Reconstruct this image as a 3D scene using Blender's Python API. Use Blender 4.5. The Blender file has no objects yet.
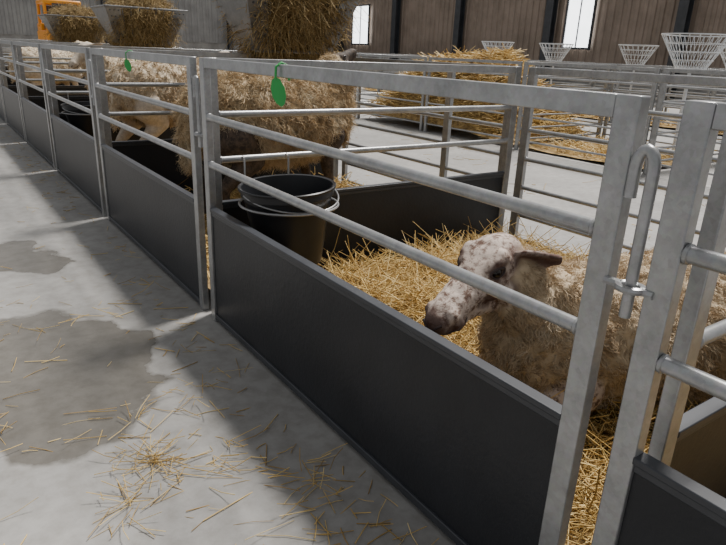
import bpy, math, random, bmesh
import numpy as np
from mathutils import Vector, Matrix, noise
from mathutils.bvhtree import BVHTree
random.seed(7); rng=np.random.default_rng(7)
H=1.07; L=1.82; D=1.84

# ---------------------------------------------------------------- materials
def new_mat(name):
    m=bpy.data.materials.new(name); m.use_nodes=True
    nt=m.node_tree; b=nt.nodes["Principled BSDF"]
    return m,nt,b
def N(nt,t,**k):
    n=nt.nodes.new(t)
    for a,v in k.items(): setattr(n,a,v)
    return n
def noisecol(nt,scale,c1,c2,lo=.35,hi=.65,detail=4,coord='Object',rough=.6,vecscale=None):
    tc=N(nt,'ShaderNodeTexCoord'); nz=N(nt,'ShaderNodeTexNoise')
    nz.inputs['Scale'].default_value=scale; nz.inputs['Detail'].default_value=detail; nz.inputs['Roughness'].default_value=rough
    src=tc.outputs[coord]
    if vecscale:
        mp=N(nt,'ShaderNodeMapping'); mp.inputs['Scale'].default_value=vecscale
        nt.links.new(src,mp.inputs[0]); src=mp.outputs[0]
    nt.links.new(src,nz.inputs['Vector'])
    r=N(nt,'ShaderNodeValToRGB'); e=r.color_ramp.elements
    e[0].position=lo;e[0].color=(*c1,1);e[1].position=hi;e[1].color=(*c2,1)
    nt.links.new(nz.outputs['Fac'],r.inputs[0])
    return nz,r
def simple(name,c1,c2,scale=8,rough=.6,metal=0,bump=0,bscale=None,vecscale=None,lo=.35,hi=.65,spec=.5):
    m,nt,b=new_mat(name)
    nz,r=noisecol(nt,scale,c1,c2,vecscale=vecscale,lo=lo,hi=hi)
    nt.links.new(r.outputs[0],b.inputs['Base Color'])
    b.inputs['Roughness'].default_value=rough; b.inputs['Metallic'].default_value=metal
    b.inputs['Specular IOR Level'].default_value=spec
    if bump:
        n2,_=noisecol(nt,bscale or scale*4,(0,0,0),(1,1,1))
        bp=N(nt,'ShaderNodeBump'); bp.inputs['Strength'].default_value=bump; bp.inputs['Distance'].default_value=.01
        nt.links.new(n2.outputs['Fac'],bp.inputs['Height']); nt.links.new(bp.outputs[0],b.inputs['Normal'])
    return m
def galv(name="galvanised_steel",c1=(.25,.265,.28),c2=(.42,.44,.455)):
    m,nt,b=new_mat(name)
    tc=N(nt,'ShaderNodeTexCoord'); vo=N(nt,'ShaderNodeTexVoronoi'); vo.inputs['Scale'].default_value=110
    nt.links.new(tc.outputs['Object'],vo.inputs['Vector'])
    nz,r=noisecol(nt,12,c1,c2,lo=.3,hi=.7,detail=8,rough=.7)
    mx=N(nt,'ShaderNodeMix',data_type='RGBA',blend_type='MULTIPLY'); mx.inputs[0].default_value=.15
    nt.links.new(r.outputs[0],mx.inputs[6]); nt.links.new(vo.outputs['Color'],mx.inputs[7])
    hs=N(nt,'ShaderNodeHueSaturation'); hs.inputs['Saturation'].default_value=.3
    nt.links.new(mx.outputs[2],hs.inputs['Color']); nt.links.new(hs.outputs[0],b.inputs['Base Color'])
    b.inputs['Metallic'].default_value=.55; b.inputs['Roughness'].default_value=.32
    return m
GALV=galv()
GALVD=galv("weathered_galvanised_sheet",(.13,.14,.15),(.22,.23,.24))
BOARD=simple("charcoal_plastic_board",(.016,.0175,.021),(.024,.026,.031),scale=3,rough=.38,bump=.12,bscale=60,spec=.32)
EDGE=simple("board_edge_plastic",(.03,.033,.04),(.045,.049,.057),scale=5,rough=.4)
BUCK=simple("black_bucket_plastic",(.012,.013,.015),(.022,.023,.026),scale=6,rough=.35,bump=.05,spec=.35)
GREEN=simple("green_plastic_tag",(.02,.30,.06),(.03,.42,.09),scale=5,rough=.4)
DARK=simple("dark_painted_steel",(.03,.033,.038),(.05,.053,.06),scale=4,rough=.5)
CLAD=simple("brown_cladding",(.20,.155,.12),(.28,.22,.175),scale=1.5,rough=.6)
CLADG=simple("grey_cladding",(.21,.205,.20),(.29,.285,.275),scale=1.5,rough=.6)
CONC2=simple("concrete_panel",(.22,.21,.20),(.33,.32,.30),scale=2,rough=.8)
ORANGE=simple("orange_machine_paint",(.80,.27,.01),(.90,.36,.02),scale=3,rough=.4)
RUBBER=simple("tyre_rubber",(.015,.015,.015),(.03,.03,.03),scale=8,rough=.8)
EYE=simple("sheep_eye_wet",(.008,.005,.004),(.015,.01,.007),scale=5,rough=.06)
PINK=simple("nostril_skin",(.03,.018,.015),(.06,.035,.03),scale=40,rough=.5)
WIREM=simple("white_coated_wire",(.55,.57,.59),(.70,.72,.74),scale=5,rough=.4)
def emis(name,c,s):
    m,nt,b=new_mat(name); b.inputs['Base Color'].default_value=(*c,1)
    nz,r=noisecol(nt,1.0,tuple(x*.85 for x in c),c); nt.links.new(r.outputs[0],b.inputs['Emission Color']); b.inputs['Emission Strength'].default_value=s
    return m
WIN=emis("daylight_glazing",(.95,.98,1.0),4.0)
def strandmat(name,cols,rough=.6,root=.55,sheen=0):
    m,nt,b=new_mat(name)
    a=N(nt,'ShaderNodeAttribute',attribute_name='rnd'); r=N(nt,'ShaderNodeValToRGB')
    e=r.color_ramp.elements
    for i,c in enumerate(cols):
        p=i/(len(cols)-1)
        if i==0: el=e[0]; el.position=0
        elif i==len(cols)-1: el=e[-1]; el.position=1
        else: el=e.new(p)
        el.color=(*c,1)
    nt.links.new(a.outputs['Fac'],r.inputs[0])
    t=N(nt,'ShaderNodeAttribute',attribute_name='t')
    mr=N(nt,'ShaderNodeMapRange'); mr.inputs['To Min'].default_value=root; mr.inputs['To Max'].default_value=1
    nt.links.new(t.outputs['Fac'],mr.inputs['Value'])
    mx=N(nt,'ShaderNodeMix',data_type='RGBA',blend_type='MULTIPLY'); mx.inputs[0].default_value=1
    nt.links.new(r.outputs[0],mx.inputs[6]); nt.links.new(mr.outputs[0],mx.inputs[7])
    nt.links.new(mx.outputs[2],b.inputs['Base Color']); b.inputs['Roughness'].default_value=rough
    b.inputs['Specular IOR Level'].default_value=.3
    return m
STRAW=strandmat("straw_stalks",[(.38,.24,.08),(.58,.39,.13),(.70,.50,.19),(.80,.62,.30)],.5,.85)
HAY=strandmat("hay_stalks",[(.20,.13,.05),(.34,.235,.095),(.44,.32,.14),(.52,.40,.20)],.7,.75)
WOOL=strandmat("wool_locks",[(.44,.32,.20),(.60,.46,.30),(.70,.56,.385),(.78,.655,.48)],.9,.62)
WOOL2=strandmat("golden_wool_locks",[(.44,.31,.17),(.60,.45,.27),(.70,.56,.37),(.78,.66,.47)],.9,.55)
STRAWB=simple("straw_bed_base",(.16,.10,.035),(.46,.31,.12),scale=14,rough=.9,bump=.6,bscale=60)
HAYB=simple("hay_mass",(.09,.06,.025),(.26,.18,.08),scale=16,rough=.95,bump=.6,bscale=60)

def sheepmat(name,wool1,wool2,f1,f2,f3,fl=.45,fh=.55,fs=38):
    m,nt,b=new_mat(name)
    nz,r=noisecol(nt,14,wool1,wool2)
    n2,r2=noisecol(nt,fs,f1,f2,lo=fl,hi=fh,detail=6,rough=.75)
    dk=N(nt,'ShaderNodeAttribute',attribute_name='dark'); md=N(nt,'ShaderNodeMix',data_type='RGBA')
    nt.links.new(dk.outputs['Fac'],md.inputs[0]); nt.links.new(r2.outputs[0],md.inputs[6]); md.inputs[7].default_value=(*f3,1)
    a=N(nt,'ShaderNodeAttribute',attribute_name='skin')
    mx=N(nt,'ShaderNodeMix',data_type='RGBA'); nt.links.new(a.outputs['Fac'],mx.inputs[0])
    nt.links.new(r.outputs[0],mx.inputs[6]); nt.links.new(md.outputs[2],mx.inputs[7])
    nt.links.new(mx.outputs[2],b.inputs['Base Color']); b.inputs['Roughness'].default_value=.8
    bn,_=noisecol(nt,260,(0,0,0),(1,1,1)); bp=N(nt,'ShaderNodeBump'); bp.inputs['Strength'].default_value=.4; bp.inputs['Distance'].default_value=.004
    nt.links.new(bn.outputs['Fac'],bp.inputs['Height']); nt.links.new(bp.outputs[0],b.inputs['Normal'])
    return m

# ---------------------------------------------------------------- mesh builder
class MB:
    def __init__(s): s.v=[];s.f=[];s.m=[]
    def add(s,vs,fs,mi=0):
        o=len(s.v); s.v+= [tuple(x) for x in vs]
        for f in fs: s.f.append(tuple(o+i for i in f)); s.m.append(mi)
    def box(s,c,d,mi=0,M=None):
        x,y,z=d[0]/2,d[1]/2,d[2]/2
        vs=[Vector((a*x,b*y,e*z)) for a in(-1,1) for b in(-1,1) for e in(-1,1)]
        if M is not None: vs=[M@q for q in vs]
        vs=[q+Vector(c) for q in vs]
        s.add(vs,[(0,1,3,2),(4,6,7,5),(0,4,5,1),(2,3,7,6),(0,2,6,4),(1,5,7,3)],mi)
    def tube(s,pts,r,seg=12,mi=0,cap=True,closed=False):
        pts=[Vector(p) for p in pts]; n=len(pts)
        rs=r if isinstance(r,(list,tuple)) else [r]*n
        up=None; rings=[]
        for i,p in enumerate(pts):
            if closed: t=(pts[(i+1)%n]-pts[i-1]).normalized()
            else: t=(pts[min(i+1,n-1)]-pts[max(i-1,0)]).normalized()
            if up is None:
                up=Vector((0,0,1)) if abs(t.z)<.9 else Vector((1,0,0))
            a=t.cross(up).normalized(); bb=a.cross(t).normalized(); up=bb
            rings.append([p+(a*math.cos(k*2*math.pi/seg)+bb*math.sin(k*2*math.pi/seg))*rs[i] for k in range(seg)])
        vs=[q for rr in rings for q in rr]; fs=[]
        for i in range(n if closed else n-1):
            j=(i+1)%n
            for k in range(seg):
                k2=(k+1)%seg; fs.append((i*seg+k,i*seg+k2,j*seg+k2,j*seg+k))
        if cap and not closed:
            fs.append(tuple(range(seg))[::-1]); fs.append(tuple((n-1)*seg+k for k in range(seg)))
        s.add(vs,fs,mi)
    def lathe(s,prof,c,seg=48,mi=0,M=None):
        vs=[];fs=[]
        for r,z in prof:
            for k in range(seg):
                a=k*2*math.pi/seg; q=Vector((r*math.cos(a),r*math.sin(a),z))
                if M is not None:q=M@q
                vs.append(q+Vector(c))
        for i in range(len(prof)-1):
            for k in range(seg):
                k2=(k+1)%seg; fs.append((i*seg+k,i*seg+k2,(i+1)*seg+k2,(i+1)*seg+k))
        s.add(vs,fs,mi)
    def obj(s,name,mats,smooth=True,bevel=0,loc=(0,0,0),parent=None):
        me=bpy.data.meshes.new(name); me.from_pydata(s.v,[],s.f)
        for m in mats: me.materials.append(m)
        me.polygons.foreach_set('material_index',s.m)
        if smooth: me.polygons.foreach_set('use_smooth',[True]*len(s.f))
        me.update()
        try: me.set_sharp_from_angle(angle=math.radians(40))
        except Exception: pass
        o=bpy.data.objects.new(name,me); bpy.context.collection.objects.link(o); o.location=loc
        if bevel:
            b=o.modifiers.new('bevel','BEVEL'); b.width=bevel; b.segments=2; b.limit_method='ANGLE'; b.angle_limit=math.radians(55)
        if parent: o.parent=parent
        return o

def np_mesh(name,V,Fq,mat,attrs={},smooth=True):
    me=bpy.data.meshes.new(name); n=len(V); k=Fq.shape[1]
    me.vertices.add(n); me.vertices.foreach_set('co',V.astype(np.float32).ravel())
    me.loops.add(Fq.size); me.loops.foreach_set('vertex_index',Fq.astype(np.int32).ravel())
    me.polygons.add(len(Fq)); me.polygons.foreach_set('loop_start',np.arange(0,Fq.size,k,dtype=np.int32))
    me.update(calc_edges=True)
    if smooth: me.polygons.foreach_set('use_smooth',np.ones(len(Fq),bool))
    for a,v in attrs.items():
        at=me.attributes.new(a,'FLOAT','POINT'); at.data.foreach_set('value',v.astype(np.float32))
    me.materials.append(mat)
    o=bpy.data.objects.new(name,me); bpy.context.collection.objects.link(o); return o

def strands(name,P,Dr,Ln,W,mat,bend=.15,nseg=2,sides=3,parent=None,taper=True,droop=0,rnd=None,curl=0):
    n=len(P); Dr=Dr/np.linalg.norm(Dr,axis=1,keepdims=True)
    a=rng.normal(size=(n,3)); a-= (a*Dr).sum(1,keepdims=True)*Dr; a/=np.linalg.norm(a,axis=1,keepdims=True); b=np.cross(Dr,a)
    rings=[];ts=[]
    bv=a*(rng.uniform(-1,1,(n,1))*bend)
    for i in range(nseg+1):
        t=i/nseg
        c=P+Dr*(Ln*t)[:,None]+bv*(Ln*t*t)[:,None]
        if droop: c=c+np.array([0,0,-1.])*(droop*Ln*t*t)[:,None]
        if curl: c=c+(a*math.sin(t*9)+b*math.cos(t*9))*(curl*Ln*t)[:,None]
        w=W*((1-.75*t) if taper else 1)
        if sides==3:
            for k in range(3):
                an=k*2*math.pi/3
                rings.append(c+(a*math.cos(an)+b*math.sin(an))*(w if np.ndim(w)==0 else w[:,None])); ts.append(t)
        else:
            for sg in(-1,1):
                rings.append(c+b*sg*(w if np.ndim(w)==0 else w[:,None])); ts.append(t)
    K=len(rings); V=np.stack(rings,1).reshape(-1,3); S=3 if sides==3 else 2
    fs=[]
    for i in range(nseg):
        if S==3:
            for k in range(3):
                k2=(k+1)%3; fs.append((i*3+k,i*3+k2,(i+1)*3+k2,(i+1)*3+k))
        else: fs.append((i*2,i*2+1,i*2+3,i*2+2))
    fs=np.array(fs); Fq=(np.arange(n)[:,None,None]*K+fs[None]).reshape(-1,4)
    if rnd is None: rnd=rng.uniform(0,1,n)
    rnd=np.repeat(rnd,K); t=np.tile(np.array(ts),n)
    o=np_mesh(name,V,Fq,mat,{'rnd':rnd,'t':t})
    if parent:o.parent=parent
    return o
def empty(name,loc=(0,0,0)):
    e=bpy.data.objects.new(name,None); bpy.context.collection.objects.link(e); e.location=loc; e.empty_display_size=.1; return e

# ---------------------------------------------------------------- room
def floor_mat():
    m,nt,b=new_mat("concrete_floor")
    tc=N(nt,'ShaderNodeTexCoord')
    nz,r=noisecol(nt,1.1,(.25,.244,.234),(.39,.382,.367),detail=8,lo=.3,hi=.7)
    n2,r2=noisecol(nt,16,(.74,.725,.70),(1,1,1),detail=8,lo=.35,hi=.6,rough=.65)
    mx=N(nt,'ShaderNodeMix',data_type='RGBA',blend_type='MULTIPLY'); mx.inputs[0].default_value=.8
    nt.links.new(r.outputs[0],mx.inputs[6]); nt.links.new(r2.outputs[0],mx.inputs[7])
    nd=N(nt,'ShaderNodeTexNoise'); nd.inputs['Scale'].default_value=2.6; nd.inputs['Detail'].default_value=6
    nt.links.new(tc.outputs['Object'],nd.inputs['Vector'])
    sb=N(nt,'ShaderNodeVectorMath',operation='SUBTRACT'); sb.inputs[1].default_value=(.5,.5,.5); nt.links.new(nd.outputs['Color'],sb.inputs[0])
    sc=N(nt,'ShaderNodeVectorMath',operation='SCALE'); sc.inputs['Scale'].default_value=.6; nt.links.new(sb.outputs[0],sc.inputs[0])
    ad=N(nt,'ShaderNodeVectorMath',operation='ADD'); nt.links.new(tc.outputs['Object'],ad.inputs[0]); nt.links.new(sc.outputs[0],ad.inputs[1])
    prev=None
    for (x,y,sx,sy) in [(-.66,1.65,.34,.58),(-.60,2.95,.20,.33),(-.9,4.6,.35,.6),(-1.6,1.0,.4,.8),(-.75,7.2,.3,1.0)]:
        su=N(nt,'ShaderNodeVectorMath',operation='SUBTRACT'); su.inputs[1].default_value=(x,y,0); nt.links.new(ad.outputs[0],su.inputs[0])
        mu=N(nt,'ShaderNodeVectorMath',operation='MULTIPLY'); mu.inputs[1].default_value=(1/sx,1/sy,0); nt.links.new(su.outputs[0],mu.inputs[0])
        ln=N(nt,'ShaderNodeVectorMath',operation='LENGTH'); nt.links.new(mu.outputs[0],ln.inputs[0])
        mr=N(nt,'ShaderNodeMapRange'); mr.inputs['From Min'].default_value=1.0; mr.inputs['From Max'].default_value=.92
        nt.links.new(ln.outputs['Value'],mr.inputs['Value'])
        if prev is None: prev=mr.outputs[0]
        else:
            mm=N(nt,'ShaderNodeMath',operation='MAXIMUM'); nt.links.new(prev,mm.inputs[0]); nt.links.new(mr.outputs[0],mm.inputs[1]); prev=mm.outputs[0]
    m2=N(nt,'ShaderNodeMix',data_type='RGBA',blend_type='MULTIPLY'); nt.links.new(prev,m2.inputs[0])
    nt.links.new(mx.outputs[2],m2.inputs[6]); m2.inputs[7].default_value=(.46,.44,.405,1)
    nt.links.new(m2.outputs[2],b.inputs['Base Color'])
    rr=N(nt,'ShaderNodeMapRange'); rr.inputs['To Min'].default_value=.50; rr.inputs['To Max'].default_value=.24
    nt.links.new(prev,rr.inputs['Value']); nt.links.new(rr.outputs[0],b.inputs['Roughness'])
    bp=N(nt,'ShaderNodeBump'); bp.inputs['Strength'].default_value=.10; bp.inputs['Distance'].default_value=.01
    nt.links.new(n2.outputs['Fac'],bp.inputs['Height']); nt.links.new(bp.outputs[0],b.inputs['Normal'])
    return m
mb=MB(); mb.box((6.5,13,-.05),(25,36,.1)); mb.obj("floor",[floor_mat()],smooth=False)

def cladding(name,a,b,h,mat,inward,z0=1.6):
    a=Vector((*a,0)); b=Vector((*b,0)); d=(b-a); ln=d.length; d.normalize(); n=Vector((*inward,0))
    mb=MB(); pitch=.30; k=int(ln/pitch); prof=[]
    for i in range(k):
        s=i*pitch; prof+=[(s,0),(s+.11,0),(s+.14,.04),(s+.26,.04)]
    prof.append((k*pitch,0))
    vs=[];fs=[]
    for s,o in prof:
        p=a+d*s+n*o; vs+=[p+Vector((0,0,z0)),p+Vector((0,0,h))]
    for i in range(len(prof)-1): fs.append((2*i,2*i+2,2*i+3,2*i+1))
    mb.add(vs,fs,0)
    c=(a+b)/2 - n*.1
    dx=abs(d.x)*ln+abs(n.x)*.15; dy=abs(d.y)*ln+abs(n.y)*.15
    mb.box((c.x,c.y,z0/2),(dx,dy,z0),1); mb.box((c.x,c.y,(z0+h)/2),(dx,dy,h-z0),0)
    return mb.obj(name,[mat,CONC2],smooth=False)
cladding("wall_back",(-6,31),(19,31),5,CLADG,(0,-1),z0=1.2)
cladding("wall_right",(19,-5),(19,31),5,CLAD,(-1,0),z0=1.0)

def ibeam(mb,x,y,h,w=.26,dp=.2,along='y'):
    if along=='y':
        mb.box((x-w/2,y,h/2),(.02,dp,h)); mb.box((x+w/2,y,h/2),(.02,dp,h)); mb.box((x,y,h/2),(w,.015,h))
    else:
        mb.box((x,y-w/2,h/2),(dp,.02,h)); mb.box((x,y+w/2,h/2),(dp,.02,h)); mb.box((x,y,h/2),(.015,w,h))
for y in (4.5,10.5,15.6,20.5,25,30):
    mb=MB(); ibeam(mb,18.7,y,5,dp=.32,along='y'); mb.obj("steel_column",[DARK],smooth=False)
for x in (0.5,6.5,12.5):
    mb=MB(); ibeam(mb,x,30.7,5,along='x'); mb.obj("steel_column",[DARK],smooth=False)
def window(i,c,w,h,axis):
    mb=MB(); x,y,z=c
    mb.box(c,(.03,w,h),0)
    for s in(-1,1): mb.box((x-.02,y+s*w/2,z),(.08,.07,h+.1),1); mb.box((x-.02,y,z+s*h/2),(.08,w,.07),1)
    mb.box((x-.02,y,z),(.06,.04,h),1)
    mb.obj("window_%d"%i,[WIN,DARK],smooth=False)
window(1,(18.85,14.4,2.6),1.15,2.2,'x')
window(2,(18.85,28.2,2.4),1.5,1.9,'x')

# ---------------------------------------------------------------- hurdles
def hurdle(X0,Y0,X1,Y1,rails,board=None,post=.05,name="sheep_hurdle",mid=None,rr=.014,zb=0.0,toprect=True):
    """straight hurdle between two plan points: box-section posts, tube rails, optional solid board"""
    a=Vector((X0,Y0,0)); b=Vector((X1,Y1,0)); d=(b-a); ln=d.length; d.normalize(); n=Vector((-d.y,d.x,0))
    M=Matrix((d,n,Vector((0,0,1)))).transposed()
    mb=MB()
    for s in (0,ln)+((ln*mid,) if mid else ()):
        p=a+d*s; mb.box((p.x,p.y,(H+zb)/2),(post,.028,H-zb),0,M)
    for i,z in enumerate(rails):
        p=a+Vector((0,0,z)); q=b+Vector((0,0,z))
        if i==0 and toprect:
            c=(p+q)/2; mb.box(c,(ln-post,.026,.036),0,M)
        else:
            mb.tube([p,q],rr,12,0)
            for e_,sg in ((p,1),(q,-1)):
                mb.tube([e_+d*sg*post*.5,e_+d*sg*(post*.5+.008)],rr*1.18,12,0)
    if board:
        z0,z1=board; c=(a+b)/2
        mb.box((c.x,c.y,(z0+z1)/2),(ln-post*.9,.012,z1-z0),1,M)
        mb.box((c.x,c.y,z1-.006),(ln-post*.9,.032,.014),2,M)
        mb.box((c.x,c.y,z1-.022),(ln-post*.9,.02,.016),2,M)
        mb.box((c.x,c.y,z0+.012),(ln-post*.9,.026,.024),2,M)
    return mb.obj(name,[GALV,BOARD,EDGE],smooth=True,bevel=.0025)
def pin(x,y,zt=.995,zb=.78):
    mb=MB(); r=.0095; pts=[(x,y,zb-.05),(x,y,zt-.03)]
    for k in range(9):
        a=math.pi*k/8; pts.append((x,y+.015-.015*math.cos(a),zt-.03+.03*math.sin(a)))
    pts.append((x,y+.030,zt-.075))
    mb.tube(pts,r,12)
    ring=[]
    for k in range(20):
        a=2*math.pi*k/20; ring.append((x+.017*math.cos(a),y+.020*math.sin(a),zb))
    mb.tube(ring,.0065,8,closed=True)
    mb.tube([(x,y+.018,zb),(x,y+.045,zb)],.0075,8); mb.tube([(x,y-.018,zb),(x,y-.04,zb)],.0075,8)
    return mb.obj("hurdle_locking_pin",[GALV])
FR=[H-.018,.855,.674]
spans=[(-1.9,-.118),(-.010,1.75)]+[(k*L+.07,(k+1)*L-.07) for k in range(1,9)]
for (y0,y1) in spans: hurdle(0,y0,0,y1,FR,(.015,.50),post=.043)
pin(-.012,-.072)
for k in range(1,9): pin(-.005,k*L+.0)
BR=[H-.018,.90,.74,.58,.42,.26,.12]
for (y0,y1) in spans: hurdle(D,y0,D,y1,BR,None,mid=.3,rr=.012)
for i,y in enumerate([-1.95,-.125]+[k*L for k in range(1,10)]):
    hurdle(.105 if i==1 else .05,y,D-.05,y,FR,(.015,.50),post=.04 if i==1 else .045)
def row(X,Y0,n,xw=1.84,skip=()):
    for k in range(n):
        y=Y0+k*L
        hurdle(X,y+.05,X,y+L-.05,BR,None,rr=.012); hurdle(X+xw,y+.05,X+xw,y+L-.05,BR,None,rr=.012)
        if k not in skip: hurdle(X+.05,y,X+xw-.05,y,BR,None,rr=.012)
row(5.3,-.6,7,skip=(4,)); row(10.0,1.2,8)

def tag(x,y,z,s=1):
    mb=MB(); th=.004
    out=[(0,0),(.014,-.008),(.023,-.03),(.024,-.055),(.017,-.078),(.004,-.092),(-.008,-.086),(-.018,-.064),(-.020,-.036),(-.012,-.010)]
    vs=[(0,o[0]*s,o[1]*s) for o in out]
    Rz=Matrix.Rotation(math.radians(55),3,'Z')@Matrix.Rotation(math.radians(-14),3,'X')
    a=[Vector((x,y,z))+Rz@(Vector(v)+Vector((-th/2,0,0))) for v in vs]; b=[Vector((x,y,z))+Rz@(Vector(v)+Vector((th/2,0,0))) for v in vs]
    n=len(out); fs=[tuple(range(n)),tuple(range(n,2*n))[::-1]]+[(i,(i+1)%n,n+(i+1)%n,n+i) for i in range(n)]
    mb.add(a+b,fs)
    mb.tube([(x,y,z-.008),(x,y-.004,z+.028),(x+.02,y,z+.040),(x+.045,y,z+.03),(x+.045,y,z-.01)],.004*s,8)
    mb.obj("green_plastic_tag",[GREEN])
tag(-.022,1.13,1.035,.95); tag(-.022,2.75,1.035,.7)

# ---------------------------------------------------------------- straw
def hfield(name,x0,x1,y0,y1,zf,nx,ny,mat,parent=None):
    X,Y=np.meshgrid(np.linspace(x0,x1,nx),np.linspace(y0,y1,ny),indexing='ij')
    Z=np.vectorize(zf)(X,Y); V=np.stack([X,Y,Z],-1).reshape(-1,3)
    i=np.arange(nx-1)[:,None]*ny+np.arange(ny-1)[None]; Fq=np.stack([i,i+ny,i+ny+1,i+1],-1).reshape(-1,4)
    o=np_mesh(name,V,Fq,mat)
    if parent:o.parent=parent
    return o
def bed_z(x,y): return .10+.045*noise.noise(Vector((x*3,y*3,1)))+.02*noise.noise(Vector((x*11,y*11,4)))+.05*math.exp(-((x-1.0)**2+(y-1.1)**2)/.3)
def straw_pen(x0,x1,y0,y1,n,lmin=.08,lmax=.26,w=.0022,zf=bed_z,name="straw_bedding",mask=None,elv=.22,bend=.2):
    e=empty(name); hfield("straw_base",x0,x1,y0,y1,zf,60,60,STRAWB,e)
    x=rng.uniform(x0+.05,x1-.05,n); y=rng.uniform(y0+.05,y1-.05,n)
    z=np.array([zf(a,b) for a,b in zip(x,y)])+rng.uniform(0,.04,n)
    th=rng.uniform(0,2*math.pi,n); el=rng.normal(.08,elv,n)
    Dr=np.stack([np.cos(th)*np.cos(el),np.sin(th)*np.cos(el),np.sin(el)],1)
    Ln=rng.uniform(lmin,lmax,n)
    P=np.stack([x,y,z],1)
    E=P+Dr*Ln[:,None]
    ok=(E[:,0]>x0+.01)&(E[:,0]<x1-.01)&(E[:,1]>y0+.01)&(E[:,1]<y1-.01)
    if mask is not None: ok&=mask(P)
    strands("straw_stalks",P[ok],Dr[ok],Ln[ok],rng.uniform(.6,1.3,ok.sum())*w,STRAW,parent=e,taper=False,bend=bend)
straw_pen(.03,D-.03,-.10,1.78,18000,w=.0018,elv=.27,bend=.3)
straw_pen(.03,D-.03,-1.9,-.16,3500)
straw_pen(.03,D-.03,1.86,3.6,4500,w=.003)
for k in range(2,9): straw_pen(.03,D-.03,k*L+.04,(k+1)*L-.04,1400,w=.004)
def loose(n,xr,yr,name,lmin=.03,lmax=.16,w=.0016):
    x=rng.uniform(*xr,n) ; y=rng.uniform(*yr,n)
    m=np.array([noise.noise(Vector((a*3.1,b*3.1,9)))>.02 or random.random()<.25 for a,b in zip(x,y)])
    x=x[m];y=y[m];n=len(x); th=rng.uniform(0,2*math.pi,n); el=rng.uniform(0,.06,n)
    Dr=np.stack([np.cos(th),np.sin(th),el],1); Ln=rng.uniform(lmin,lmax,n)
    E=x+Dr[:,0]*Ln; ok=(E<xr[1]+.02)
    P=np.stack([x,y,np.full(n,.003)],1)
    strands(name,P[ok],Dr[ok],Ln[ok],rng.uniform(.5,1.3,ok.sum())*w,STRAW,taper=False,bend=.3)
loose(190,(-.95,-.04),(.2,2.4),"loose_straw",w=.0013)
loose(100,(-.6,-.04),(.15,1.1),"loose_straw",w=.0013)
loose(420,(-.28,-.03),(.2,9),"loose_straw",w=.0014,lmax=.1)
loose(260,(-1.6,-.3),(2,12),"loose_straw",w=.0012,lmax=.08)
loose(400,(1.95,5.1),(-1,10),"loose_straw",w=.0025)
P=[];Dd=[]
for (cx,cy,n) in [(-.52,.93,60),(-.50,1.17,12),(-.62,.80,28),(-.88,1.25,16),(-.30,1.2,14),(-.18,.6,24),(-.35,.85,14)]:
    for i in range(n):
        a=random.uniform(0,6.283); r=random.gauss(0,.06)
        P.append((cx+r*math.cos(a),cy+r*math.sin(a)*1.2,.004+random.uniform(0,.012))); b=random.uniform(0,6.283); Dd.append((math.cos(b),math.sin(b),random.uniform(-.05,.12)))
strands("straw_tuft",np.array(P),np.array(Dd),rng.uniform(.03,.12,len(P)),.0012,STRAW,taper=False,bend=.3)

def heap_z(x,y): return .04+max(.0,1.02*math.exp(-((x-6.3)/.75)**4-((y-6.8)/1.4)**4)*(1+.18*noise.noise(Vector((x*2,y*2,7)))))+.03*noise.noise(Vector((x*3,y*3,3)))
straw_pen(5.35,7.1,4.92,8.45,12000,zf=heap_z,w=.005,lmax=.3,name="straw_heap")
def flat_z(x,y): return .03+.03*noise.noise(Vector((x*2,y*2,3)))
straw_pen(5.35,7.1,3.1,4.8,1500,zf=flat_z,w=.004,lmax=.3)
straw_pen(10.05,11.8,1.3,15.5,3000,zf=flat_z,w=.008,lmax=.4)

# ---------------------------------------------------------------- buckets
def bucket(cx,cy,zt=.60,R=.180,rb=.125,h=.30,name="black_bucket",ring=True):
    e=empty(name); mb=MB()
    pr=[(0.001,.0),(rb-.01,0),(rb,.008),(rb+.0,.012)]
    pr+=[(rb+(R-.012-rb)*t,.012+(h-.05)*t) for t in np.linspace(.1,1,6)]
    pr+=[(R-.008,h-.038),(R-.004,h-.034),(R-.006,h-.012),(R+.004,h-.010),(R+.006,h-.002),(R+.002,h+.001),(R-.008,h-.002)]
    pr+=[(R-.014,h-.04),(rb-.004,.016),(.001,.012)]
    M=Matrix.Rotation(math.radians(-3),3,'Y')
    mb.lathe(pr,(cx,cy,zt-h),56,0,M); o=mb.obj("bucket_body",[BUCK],parent=e)
    mb=MB(); rr=R+.008
    pts=[(cx-.008+rr*math.cos(a),cy+rr*math.sin(a),zt-.075) for a in np.linspace(0,2*math.pi,40,endpoint=False)]
    mb.tube(pts,.005,8,closed=True)
    for s in(-1,1):
        x=cx+s*.1; y2=cy+R+.022; mb.tube([(x,cy+rr*.85,zt-.075),(x,y2,zt-.03),(x,y2,zt+.070),(x,y2+.018,zt+.080),(x,y2+.030,zt+.060)],.004,8)
    mb.obj("bucket_holder_ring",[GALV],parent=e)
    mb=MB(); hr=R+.010
    pts=[(cx+hr*math.cos(a),cy+.01-hr*.98*math.sin(a)*.97,zt-.03-.045*math.sin(a)) for a in np.linspace(0,math.pi,24)]
    mb.tube(pts,.0035,8); mb.obj("bucket_handle",[GALV],parent=e)
    return e
bucket(.245,1.53,zt=.615,R=.186,h=.32)
bucket(.26,5.24)

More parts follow.
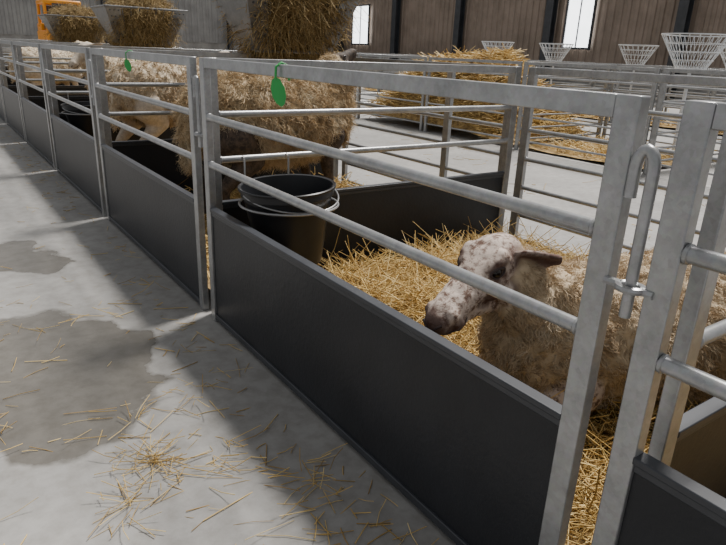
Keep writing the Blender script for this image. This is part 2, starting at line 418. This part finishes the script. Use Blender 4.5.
# ---------------------------------------------------------------- hay racks on the partitions
def hay_rack(cx,cy,top=1.56,bot=1.09,Lt=.98,Lb=.62,Wt=.66,Wb=.22):
    e=empty("hay_rack"); mb=MB()
    def P(sx,sy,t): 
        l=(Lb+(Lt-Lb)*t)/2; w=(Wb+(Wt-Wb)*t)/2; return Vector((cx+sx*l,cy+sy*w,bot+(top-bot)*t))
    for sx in(-1,1):
        q=[P(sx,-1,0),P(sx,1,0),P(sx,1,1),P(sx,-1,1)]; o=Vector((sx*.004,0,0))
        mb.add([x+o for x in q]+[x-o for x in q],[(0,1,2,3),(7,6,5,4),(0,3,7,4),(1,5,6,2),(2,6,7,3),(0,4,5,1)])
        for sy in(-1,1):
            q=[P(sx,sy,0),P(sx*.66,sy,0),P(sx*.66,sy,1),P(sx,sy,1)]; o=Vector((0,sy*.004,0))
            mb.add([x+o for x in q]+[x-o for x in q],[(0,1,2,3),(7,6,5,4),(0,3,7,4),(1,5,6,2),(2,6,7,3),(0,4,5,1)])
            for i in range(3):
                for j in range(6):
                    c=P(sx*(.72+.1*i),sy,.1+.16*j)+Vector((0,sy*.006,0)); mb.box(c,(.012,.006,.012),1)
    for sy in(-1,1):
        for k in range(7):
            s=-.62+1.24*k/6; mb.tube([P(s,sy,0),P(s,sy,1)],.006,8)
        for t in(0,1): mb.tube([P(-1,sy,t),P(1,sy,t)],.012,10)
    for sx in(-1,1):
        mb.tube([P(sx,-1,1),P(sx,1,1)],.012,10); mb.tube([(cx+sx*Lb/2,cy,bot),(cx+sx*Lb/2,cy,1.0)],.012,8)
    mb.obj("rack_frame",[GALVD,DARK],parent=e)
    mb=MB(); nx,ns=24,20; vs=[];fs=[]
    for i in range(nx+1):
        s=-1+2*i/nx
        for k in range(ns):
            a=2*math.pi*k/ns; ca,sa=math.cos(a),math.sin(a)
            t=.5+.5*sa; l=(Lb+(Lt-Lb)*t)/2*.90; w=((Wb+(Wt-Wb)*t)/2+.10*(1-s*s)-.03)
            zz=bot-.02+(top-bot+.16*(1-s*s))*t
            p=Vector((cx+s*l,cy+ca*w*(.75+.25*abs(ca)),zz)); nn=noise.noise(p*9)*.05
            vs.append(p+Vector((0,ca*nn,sa*nn)))
    for i in range(nx):
        for k in range(ns):
            k2=(k+1)%ns; fs.append((i*ns+k,i*ns+k2,(i+1)*ns+k2,(i+1)*ns+k))
    fs.append(tuple(range(ns))); fs.append(tuple(nx*ns+k for k in range(ns)))
    mb.add(vs,fs); mb.obj("hay_mass",[HAYB],parent=e)
    V=np.array([tuple(v) for v in vs]); V=V[np.abs(V[:,0]-cx)<.34]; nn_=9000
    idx=rng.integers(0,len(V),nn_); Pn=V[idx]+rng.normal(0,.025,(nn_,3))
    C=np.array([cx,cy,(top+bot)/2]); d=Pn-C; d/=np.linalg.norm(d,axis=1,keepdims=True); d=d*.35+rng.normal(0,.6,(nn_,3))
    strands("hay_stalks",Pn,d,rng.uniform(.04,.15,nn_),.0018,HAY,parent=e,bend=.5,taper=False,droop=.4)
hay_rack(1.36,2*L,top=1.60); hay_rack(1.36,4*L,top=1.47,Lt=.92); hay_rack(1.36,6*L,top=1.45)

def basket(x,y,zb=1.07,h=.36,R=.37,r=.16):
    mb=MB()
    for t in (0,.25,.5,.75,1):
        rr=r+(R-r)*t; mb.tube([(x+rr*math.cos(a),y+rr*math.sin(a),zb+h*t) for a in np.linspace(0,2*math.pi,28,endpoint=False)],.0045 if 0<t<1 else .008,6,closed=True)
    for k in range(22):
        a=2*math.pi*k/22
        for s_ in(-.28,.28):
            a2=a+s_; mb.tube([(x+r*math.cos(a),y+r*math.sin(a),zb),(x+R*math.cos(a2),y+R*math.sin(a2),zb+h)],.0035,6)
    mb.tube([(x-r,y,zb),(x+r,y,zb)],.008,6); mb.tube([(x,y,zb),(x,y,.0)],.02,10)
    mb.obj("wire_hay_basket",[WIREM])
for p in [(6.4,3.35),(10.9,6.9),(10.2,10.0),(10.9,8.9),(11,5.0)]: basket(*p)

# ---------------------------------------------------------------- orange forklift at the far end
def loader(x,y):
    e=empty("orange_forklift"); mb=MB()
    mb.box((x,y+.4,.85),(1.0,1.7,.95),0); mb.box((x,y+.95,1.35),(.95,.6,.35),0); mb.box((x,y-.42,1.15),(.95,.16,.55),0)
    mb.box((x,y+.2,2.08),(1.02,1.15,.12),0)
    for sx in(-.46,.46):
        mb.tube([(x+sx,y-.42,1.3),(x+sx,y-.30,2.06)],.045,8); mb.tube([(x+sx,y+.80,1.4),(x+sx,y+.70,2.06)],.045,8)
    mb.obj("body",[ORANGE],bevel=.05,parent=e)
    mb=MB()
    mb.box((x,y+.45,1.68),(.74,.4,.62)); mb.box((x,y-.52,1.2),(.6,.05,.3))
    for sx in(-.28,.28):
        mb.box((x+sx,y-.72,1.05),(.08,.10,1.95)); mb.box((x+sx,y-1.25,.08),(.11,1.0,.05))
    for z in(.4,1.2,1.98): mb.box((x,y-.73,z),(.62,.07,.09))
    mb.obj("mast_and_cab",[DARK],parent=e)
    mb=MB()
    for sx in(-.5,.5):
        for yy,r in((-.2,.36),(.95,.33)):
            mb.lathe([(.02,-.1),(r*.5,-.1),(r*.9,-.11),(r,-.07),(r,.07),(r*.9,.11),(r*.5,.1),(.02,.1)],(x+sx,y+yy,r),28,0,Matrix.Rotation(math.pi/2,3,'Y'))
    mb.obj("wheels",[RUBBER],parent=e)
loader(2.80,20.2)

# ---------------------------------------------------------------- sheep
def make_sheep(name,blobs,poll,nose,T,wool_len,nst,mat,woolmat,voxel=.009,woolw=.0016,fat=1.0,ears=((.10,.03),(.10,.03)),flow=(-.25,0,-.45),earw=.030):
    """blobs: (center,(rx,ry,rz),tag) tag 0=wool 1=skin, local space (forward +x).  One remeshed skin."""
    poll=Vector(poll); nose=Vector(nose); f=(nose-poll); hl=f.length; f.normalize()
    side=Vector((0,0,1)).cross(f).normalized(); up=f.cross(side).normalized()
    B=list(blobs)
    def hp(s,l,u): return poll+f*(s*hl)+side*l+up*u
    k=hl/.27; q_=fat
    for s,u,r,t in [(-.06,-.010,.064,1),(.05,-.004,.070,1),(.16,-.006,.066,1),(.27,-.010,.060,1),(.38,-.012,.054,1),(.50,-.014,.050,1),(.62,-.018,.047,1),(.74,-.022,.046,1),(.85,-.026,.045,1),(.94,-.030,.038,1)]:
        B.append((hp(s,0,u*k),(r*k*q_,)*3,t))
    for s,u,r in [(.02,-.070,.055),(.14,-.088,.050),(.27,-.090,.042),(.40,-.080,.036),(.54,-.070,.032),(.68,-.064,.030),(.80,-.062,.028),(.88,-.062,.024)]:
        B.append((hp(s,0,u*k),(r*k*q_,)*3,1))
    earpts=[]
    for sd in(-1,1):
        B.append((hp(.15,sd*.046*k,.038*k),(.026*k,)*3,1)); B.append((hp(.22,sd*.048*k,.036*k),(.021*k,)*3,1)); B.append((hp(.29,sd*.044*k,.032*k),(.016*k,)*3,1))
        B.append((hp(.12,sd*.042*k,-.066*k),(.046*k,)*3,1))
        B.append((hp(.33,sd*.038*k,-.036*k),(.030*k,)*3,1)); B.append((hp(.24,sd*.042*k,-.036*k),(.030*k,)*3,1))
        B.append((hp(.89,sd*.026*k,-.014*k),(.024*k,)*3,1)); B.append((hp(.84,sd*.024*k,-.046*k),(.027*k,)*3,1))
        back,drop=ears[0 if sd<0 else 1]
        for i in range(20):
            t=i/19; c=hp(-.02-(back*t)/.27,sd*(.050+.092*t)*k,(.010-drop*t)*k); earpts.append(np.array(c))
            w=.012+earw*math.sin(math.pi*min(1,t*.82+.12)); wd=(up*.8+f*.45).normalized()
            for q in np.linspace(-1,1,6): B.append((c+wd*float(q)*w*.75*k-f*.012*(1-abs(float(q))),(.0080*k,)*3,1))
    bm=bmesh.new()
    for c,r,t in B:
        M=Matrix.Translation(Vector(c))@Matrix.Diagonal((r[0],r[1],r[2],1))
        bmesh.ops.create_icosphere(bm,subdivisions=3 if max(r)>.06 else 2,radius=1,matrix=M)
    me=bpy.data.meshes.new("tmp"); bm.to_mesh(me); bm.free()
    o=bpy.data.objects.new("tmp",me); bpy.context.collection.objects.link(o)
    m=o.modifiers.new('r','REMESH'); m.mode='VOXEL'; m.voxel_size=voxel
    s=o.modifiers.new('s','SMOOTH'); s.factor=.5; s.iterations=4
    dg=bpy.context.evaluated_depsgraph_get(); ev=o.evaluated_get(dg); me2=bpy.data.meshes.new_from_object(ev)
    bpy.data.objects.remove(o)
    n=len(me2.vertices); co=np.empty(n*3,np.float32); me2.vertices.foreach_get('co',co); co=co.reshape(-1,3).astype(float)
    no=np.empty(n*3,np.float32); me2.vertices.foreach_get('normal',no); no=no.reshape(-1,3).astype(float)
    best=np.full((2,n),1e9)
    for c,r,t in B:
        dd=(co-np.array(c))/np.array(r); q=(np.linalg.norm(dd,axis=1)-1)*min(r); best[t]=np.minimum(best[t],q)
    skin=np.clip((best[0]-best[1])/.02+.5,0,1)
    dark=np.zeros(n)
    for (s,l,u,r) in [(.26,.066,.020,.036),(.26,-.066,.020,.036),(1.02,0,-.03,.050),(.86,.03,-.05,.030),(.50,-.01,.040,.026),(.42,.05,-.05,.030),(.10,.07,-.05,.034),(.02,.05,.02,.03)]:
        d_=np.linalg.norm(co-np.array(hp(s,l*k,u*k)),axis=1)
        dark=np.maximum(dark,np.clip(1.25-d_/(r*k),0,1))
    ed=np.full(n,9.)
    for c in earpts: ed=np.minimum(ed,np.linalg.norm(co-c,axis=1))
    for i in np.nonzero(dark>0)[0]:
        dark[i]=min(1,max(0,(dark[i]*1.8+noise.noise(Vector(co[i]*55))*1.2-.15)))*.88
    dark=np.maximum(dark,np.clip(1.5-ed/(.036*k),0,1)*.92)
    disp=np.array([noise.noise(Vector(c*16))*.014+noise.noise(Vector(c*38))*.009 for c in co])*(1-skin)
    disp+=np.array([noise.noise(Vector(c*45))*.0012 for c in co])*skin
    co2=co+no*disp[:,None]; me2.vertices.foreach_set('co',co2.astype(np.float32).ravel())
    for an,av in(('skin',skin),('dark',dark)):
        at=me2.attributes.new(an,'FLOAT','POINT'); at.data.foreach_set('value',av.astype(np.float32))
    me2.polygons.foreach_set('use_smooth',np.ones(len(me2.polygons),bool))
    me2.materials.clear(); me2.materials.append(mat); me2.update()
    e=empty(name); e.matrix_world=T
    body=bpy.data.objects.new("body",me2); bpy.context.collection.objects.link(body); body.parent=e
    w=(skin<.35)&(co[:,2]>.13); idx=rng.choice(np.nonzero(w)[0],nst)
    P=co2[idx]+rng.normal(0,voxel*.6,(nst,3)); nn=no[idx]
    P=P-nn*.004
    fld=np.array([[noise.noise(Vector(p*20+np.array([q*31.,0,0]))) for q in (1,2,3)] for p in P])
    Dr=nn*.5+np.array(flow)+fld*2.2+rng.normal(0,.12,(nst,3))
    dn=(Dr*nn).sum(1,keepdims=True); Dr=Dr+nn*np.maximum(0,.22-dn)
    Ln=wool_len*rng.uniform(.6,1.15,nst)
    hd=np.linalg.norm(P-np.array(poll),axis=1); Ln=Ln*np.clip((hd-.03)/.12,.35,1)
    rn=np.clip(np.array([.5+.75*noise.noise(Vector(p*9)) +.35*noise.noise(Vector(p*40)) for p in P])+rng.normal(0,.07,nst),0,1)
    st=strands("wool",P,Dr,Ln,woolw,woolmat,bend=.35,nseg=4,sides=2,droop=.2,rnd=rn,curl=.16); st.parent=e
    bvh=BVHTree.FromPolygons([tuple(c) for c in co2],[tuple(p.vertices) for p in me2.polygons])
    mb=MB()
    def ball(c,r,mi): mb.lathe([(max(1e-4,r*math.sin(a)),-r*math.cos(a)) for a in np.linspace(0,math.pi,12)],c,18,mi)
    def surf(s,sd,u,off):
        p0=hp(s,sd*.2*k,u*k); hit=bvh.ray_cast(p0,-side*sd)
        return (hit[0] if hit[0] is not None else hp(s,sd*.06*k,u*k))+side*sd*off
    for sd in(-1,1):
        ball(surf(.28,sd,.018,-.0070*k),.0165*k,0)
        for q,th_ in ((1,.0040),(-1,.0030)):
            mb.tube([surf(.28+.075*math.cos(a),sd,.018+q*.0120*math.sin(a),.0006*k) for a in np.linspace(0,math.pi,14)],th_*k,8,1)
        hits=[bvh.ray_cast(hp(1.6,sd*(.012+.016*t)*k,(-.030+.020*t-.01*t*t)*k),-f)[0] for t in (0,.35,.7,1)]
        if all(h is not None for h in hits): mb.tube(hits,.0045*k,8,1)
        mb.tube([surf(s_,sd,u_,.0003) for s_,u_ in [(1.02,-.052),(.96,-.055),(.88,-.055),(.80,-.052),(.73,-.048)]],.0024*k,6,1)
    o=mb.obj("eyes_and_mouth",[EYE,PINK]); o.parent=e
    return e
def chain(pts,tag,step=.25):
    out=[]
    for (a,ra),(b,rb) in zip(pts[:-1],pts[1:]):
        a=Vector(a);b=Vector(b); n=max(1,int((b-a).length/(min(ra,rb)*step)))
        for i in range(n): t=i/n; r=ra+(rb-ra)*t; out.append((a.lerp(b,t),(r,)*3,tag))
    out.append((Vector(pts[-1][0]),(pts[-1][1],)*3,tag)); return out
def ell_chain(pts,tag,n=6):
    out=[]
    for (a,ra),(b,rb) in zip(pts[:-1],pts[1:]):
        a=Vector(a);b=Vector(b)
        for i in range(n): t=i/n; out.append((a.lerp(b,t),tuple(x+(y-x)*t for x,y in zip(ra,rb)),tag))
    out.append((Vector(pts[-1][0]),pts[-1][1],tag)); return out

ang=math.atan2(.27,-.95)
T1=Matrix.Translation((.49,.46,0.0))@Matrix.Rotation(ang,4,'Z')
Ti=T1.inverted()
bl=ell_chain([((.02,0,.33),(.14,.15,.17)),((-.12,0,.34),(.16,.20,.21)),((-.38,0,.335),(.18,.25,.225)),((-.62,0,.33),(.18,.25,.225)),((-.80,0,.32),(.15,.20,.20)),((-.90,0,.32),(.10,.13,.15))],0,6)
pollL=Ti@Vector((.318,.505,.606)); noseL=Ti@Vector((.068,.462,.508))
nb=pollL+Vector((-.035,0,-.03))
bl+=chain([((-.03,0,.40),.15),(tuple((Vector((-.0,0,.40))+nb)/2),.118),(tuple(nb),.072)],0)
for sd in(-1,1):
    bl+=chain([((-.05,sd*.13,.24),.08),((.10,sd*.12,.17),.05),((.13,sd*.11,.14),.038)],1)
    bl+=chain([((.13,sd*.11,.14),.036),((-.03,sd*.10,.12),.028),((-.07,sd*.10,.11),.03)],1)
    bl+=ell_chain([((-.66,sd*.17,.27),(.17,.10,.15)),((-.55,sd*.20,.22),(.14,.08,.11))],0,3)
    bl+=chain([((-.48,sd*.24,.16),.05),((-.68,sd*.26,.14),.032),((-.50,sd*.28,.13),.024),((-.44,sd*.28,.13),.028)],1)
bl+=chain([((-.95,0,.34),.05),((-1.0,0,.24),.035),((-1.0,0,.17),.03)],0)
M1=sheepmat("speckled_sheep_skin",(.42,.32,.20),(.62,.50,.34),(.13,.072,.05),(.56,.465,.40),(.080,.036,.025),.41,.54,fs=42)
make_sheep("speckled_face_sheep",bl,pollL,noseL,T1,.032,75000,M1,WOOL,voxel=.006,woolw=.0013,fat=1.06,ears=((.13,.10),(.065,.020)),earw=.036)

def standing(name,x,y,head_dir,poll,nose,wool_len,nst,mat,wm,scale=1.0,ww=.003,flow=(-.15,0,-.7)):
    T=Matrix.Translation((x,y,.09))@Matrix.Rotation(head_dir,4,'Z')@Matrix.Scale(scale,4)
    b=ell_chain([((.40,0,.64),(.12,.15,.19)),((.28,0,.63),(.15,.20,.23)),((.05,0,.63),(.18,.25,.25)),((-.22,0,.64),(.18,.26,.25)),((-.40,0,.66),(.15,.21,.22)),((-.50,0,.66),(.10,.13,.16))],0,6)
    pv=Vector(poll); b+=chain([((.36,0,.72),.16),(tuple((Vector((.40,0,.74))+pv)/2),.125),(tuple(pv+Vector((-.03,0,-.02))),.07)],0)
    for sd in(-1,1):
        b+=chain([((.32,sd*.12,.52),.09),((.28,sd*.12,.40),.05),((.31,sd*.12,.24),.033),((.30,sd*.12,.08),.025),((.33,sd*.12,.03),.032)],1)
        b+=chain([((-.38,sd*.13,.55),.13),((-.28,sd*.14,.42),.075),((-.47,sd*.13,.26),.036),((-.44,sd*.13,.08),.025),((-.41,sd*.13,.03),.032)],1)
    b+=chain([((-.56,0,.70),.05),((-.60,0,.55),.035),((-.59,0,.42),.028)],0)
    make_sheep(name,b,poll,nose,T,wool_len,nst,mat,wm,voxel=.012,woolw=ww,flow=flow)
M2=sheepmat("dark_faced_sheep_skin",(.46,.33,.18),(.62,.47,.28),(.03,.022,.018),(.10,.07,.05),(.02,.015,.012),.4,.6)
M3=sheepmat("pale_sheep_skin",(.46,.38,.27),(.64,.55,.42),(.45,.38,.30),(.60,.52,.42),(.4,.33,.26),.4,.6)
standing("shaggy_sheep",.86,2.83,math.radians(8),(.44,0,.95),(.62,.03,1.04),.062,65000,M2,WOOL2,ww=.0018)
standing("pale_sheep",.85,4.75,math.radians(25),(.50,0,.90),(.72,.02,.98),.04,20000,M3,WOOL)
standing("pale_sheep",1.0,6.4,math.radians(200),(.52,0,.95),(.72,.02,.80),.04,9000,M3,WOOL)
standing("pale_sheep",.8,10.2,math.radians(20),(.52,0,.95),(.72,.02,.92),.04,6000,M3,WOOL)

# ---------------------------------------------------------------- light, world, camera
w=bpy.data.worlds.new("barn_daylight"); bpy.context.scene.world=w; w.use_nodes=True
bg=w.node_tree.nodes['Background']; bg.inputs[0].default_value=(.97,.98,1.0,1); bg.inputs[1].default_value=.46
sd=bpy.data.lights.new("skylight_sun",'SUN'); sd.energy=6.5; sd.angle=math.radians(11); sd.color=(1,.96,.91)
so=bpy.data.objects.new("skylight_sun",sd); bpy.context.collection.objects.link(so)
dirv=Vector((-.50,-.16,-.85)); so.rotation_euler=dirv.to_track_quat('-Z','Y').to_euler()

th,ph,ro=.6201,.3486,.0413
F=Vector((math.sin(th)*math.cos(ph),math.cos(th)*math.cos(ph),-math.sin(ph)))
R=Vector((math.cos(th),-math.sin(th),0)); U=R.cross(F)
R2=R*math.cos(ro)+U*math.sin(ro); U2=-R*math.sin(ro)+U*math.cos(ro)
cam=bpy.data.cameras.new("camera"); co=bpy.data.objects.new("camera",cam); bpy.context.collection.objects.link(co)
M=Matrix((R2,U2,-F)).transposed().to_4x4(); M.translation=(-.8851,-.5632,1.1166); co.matrix_world=M
cam.sensor_width=36; cam.lens=609.25/726*36; cam.clip_start=.02
bpy.context.scene.camera=co
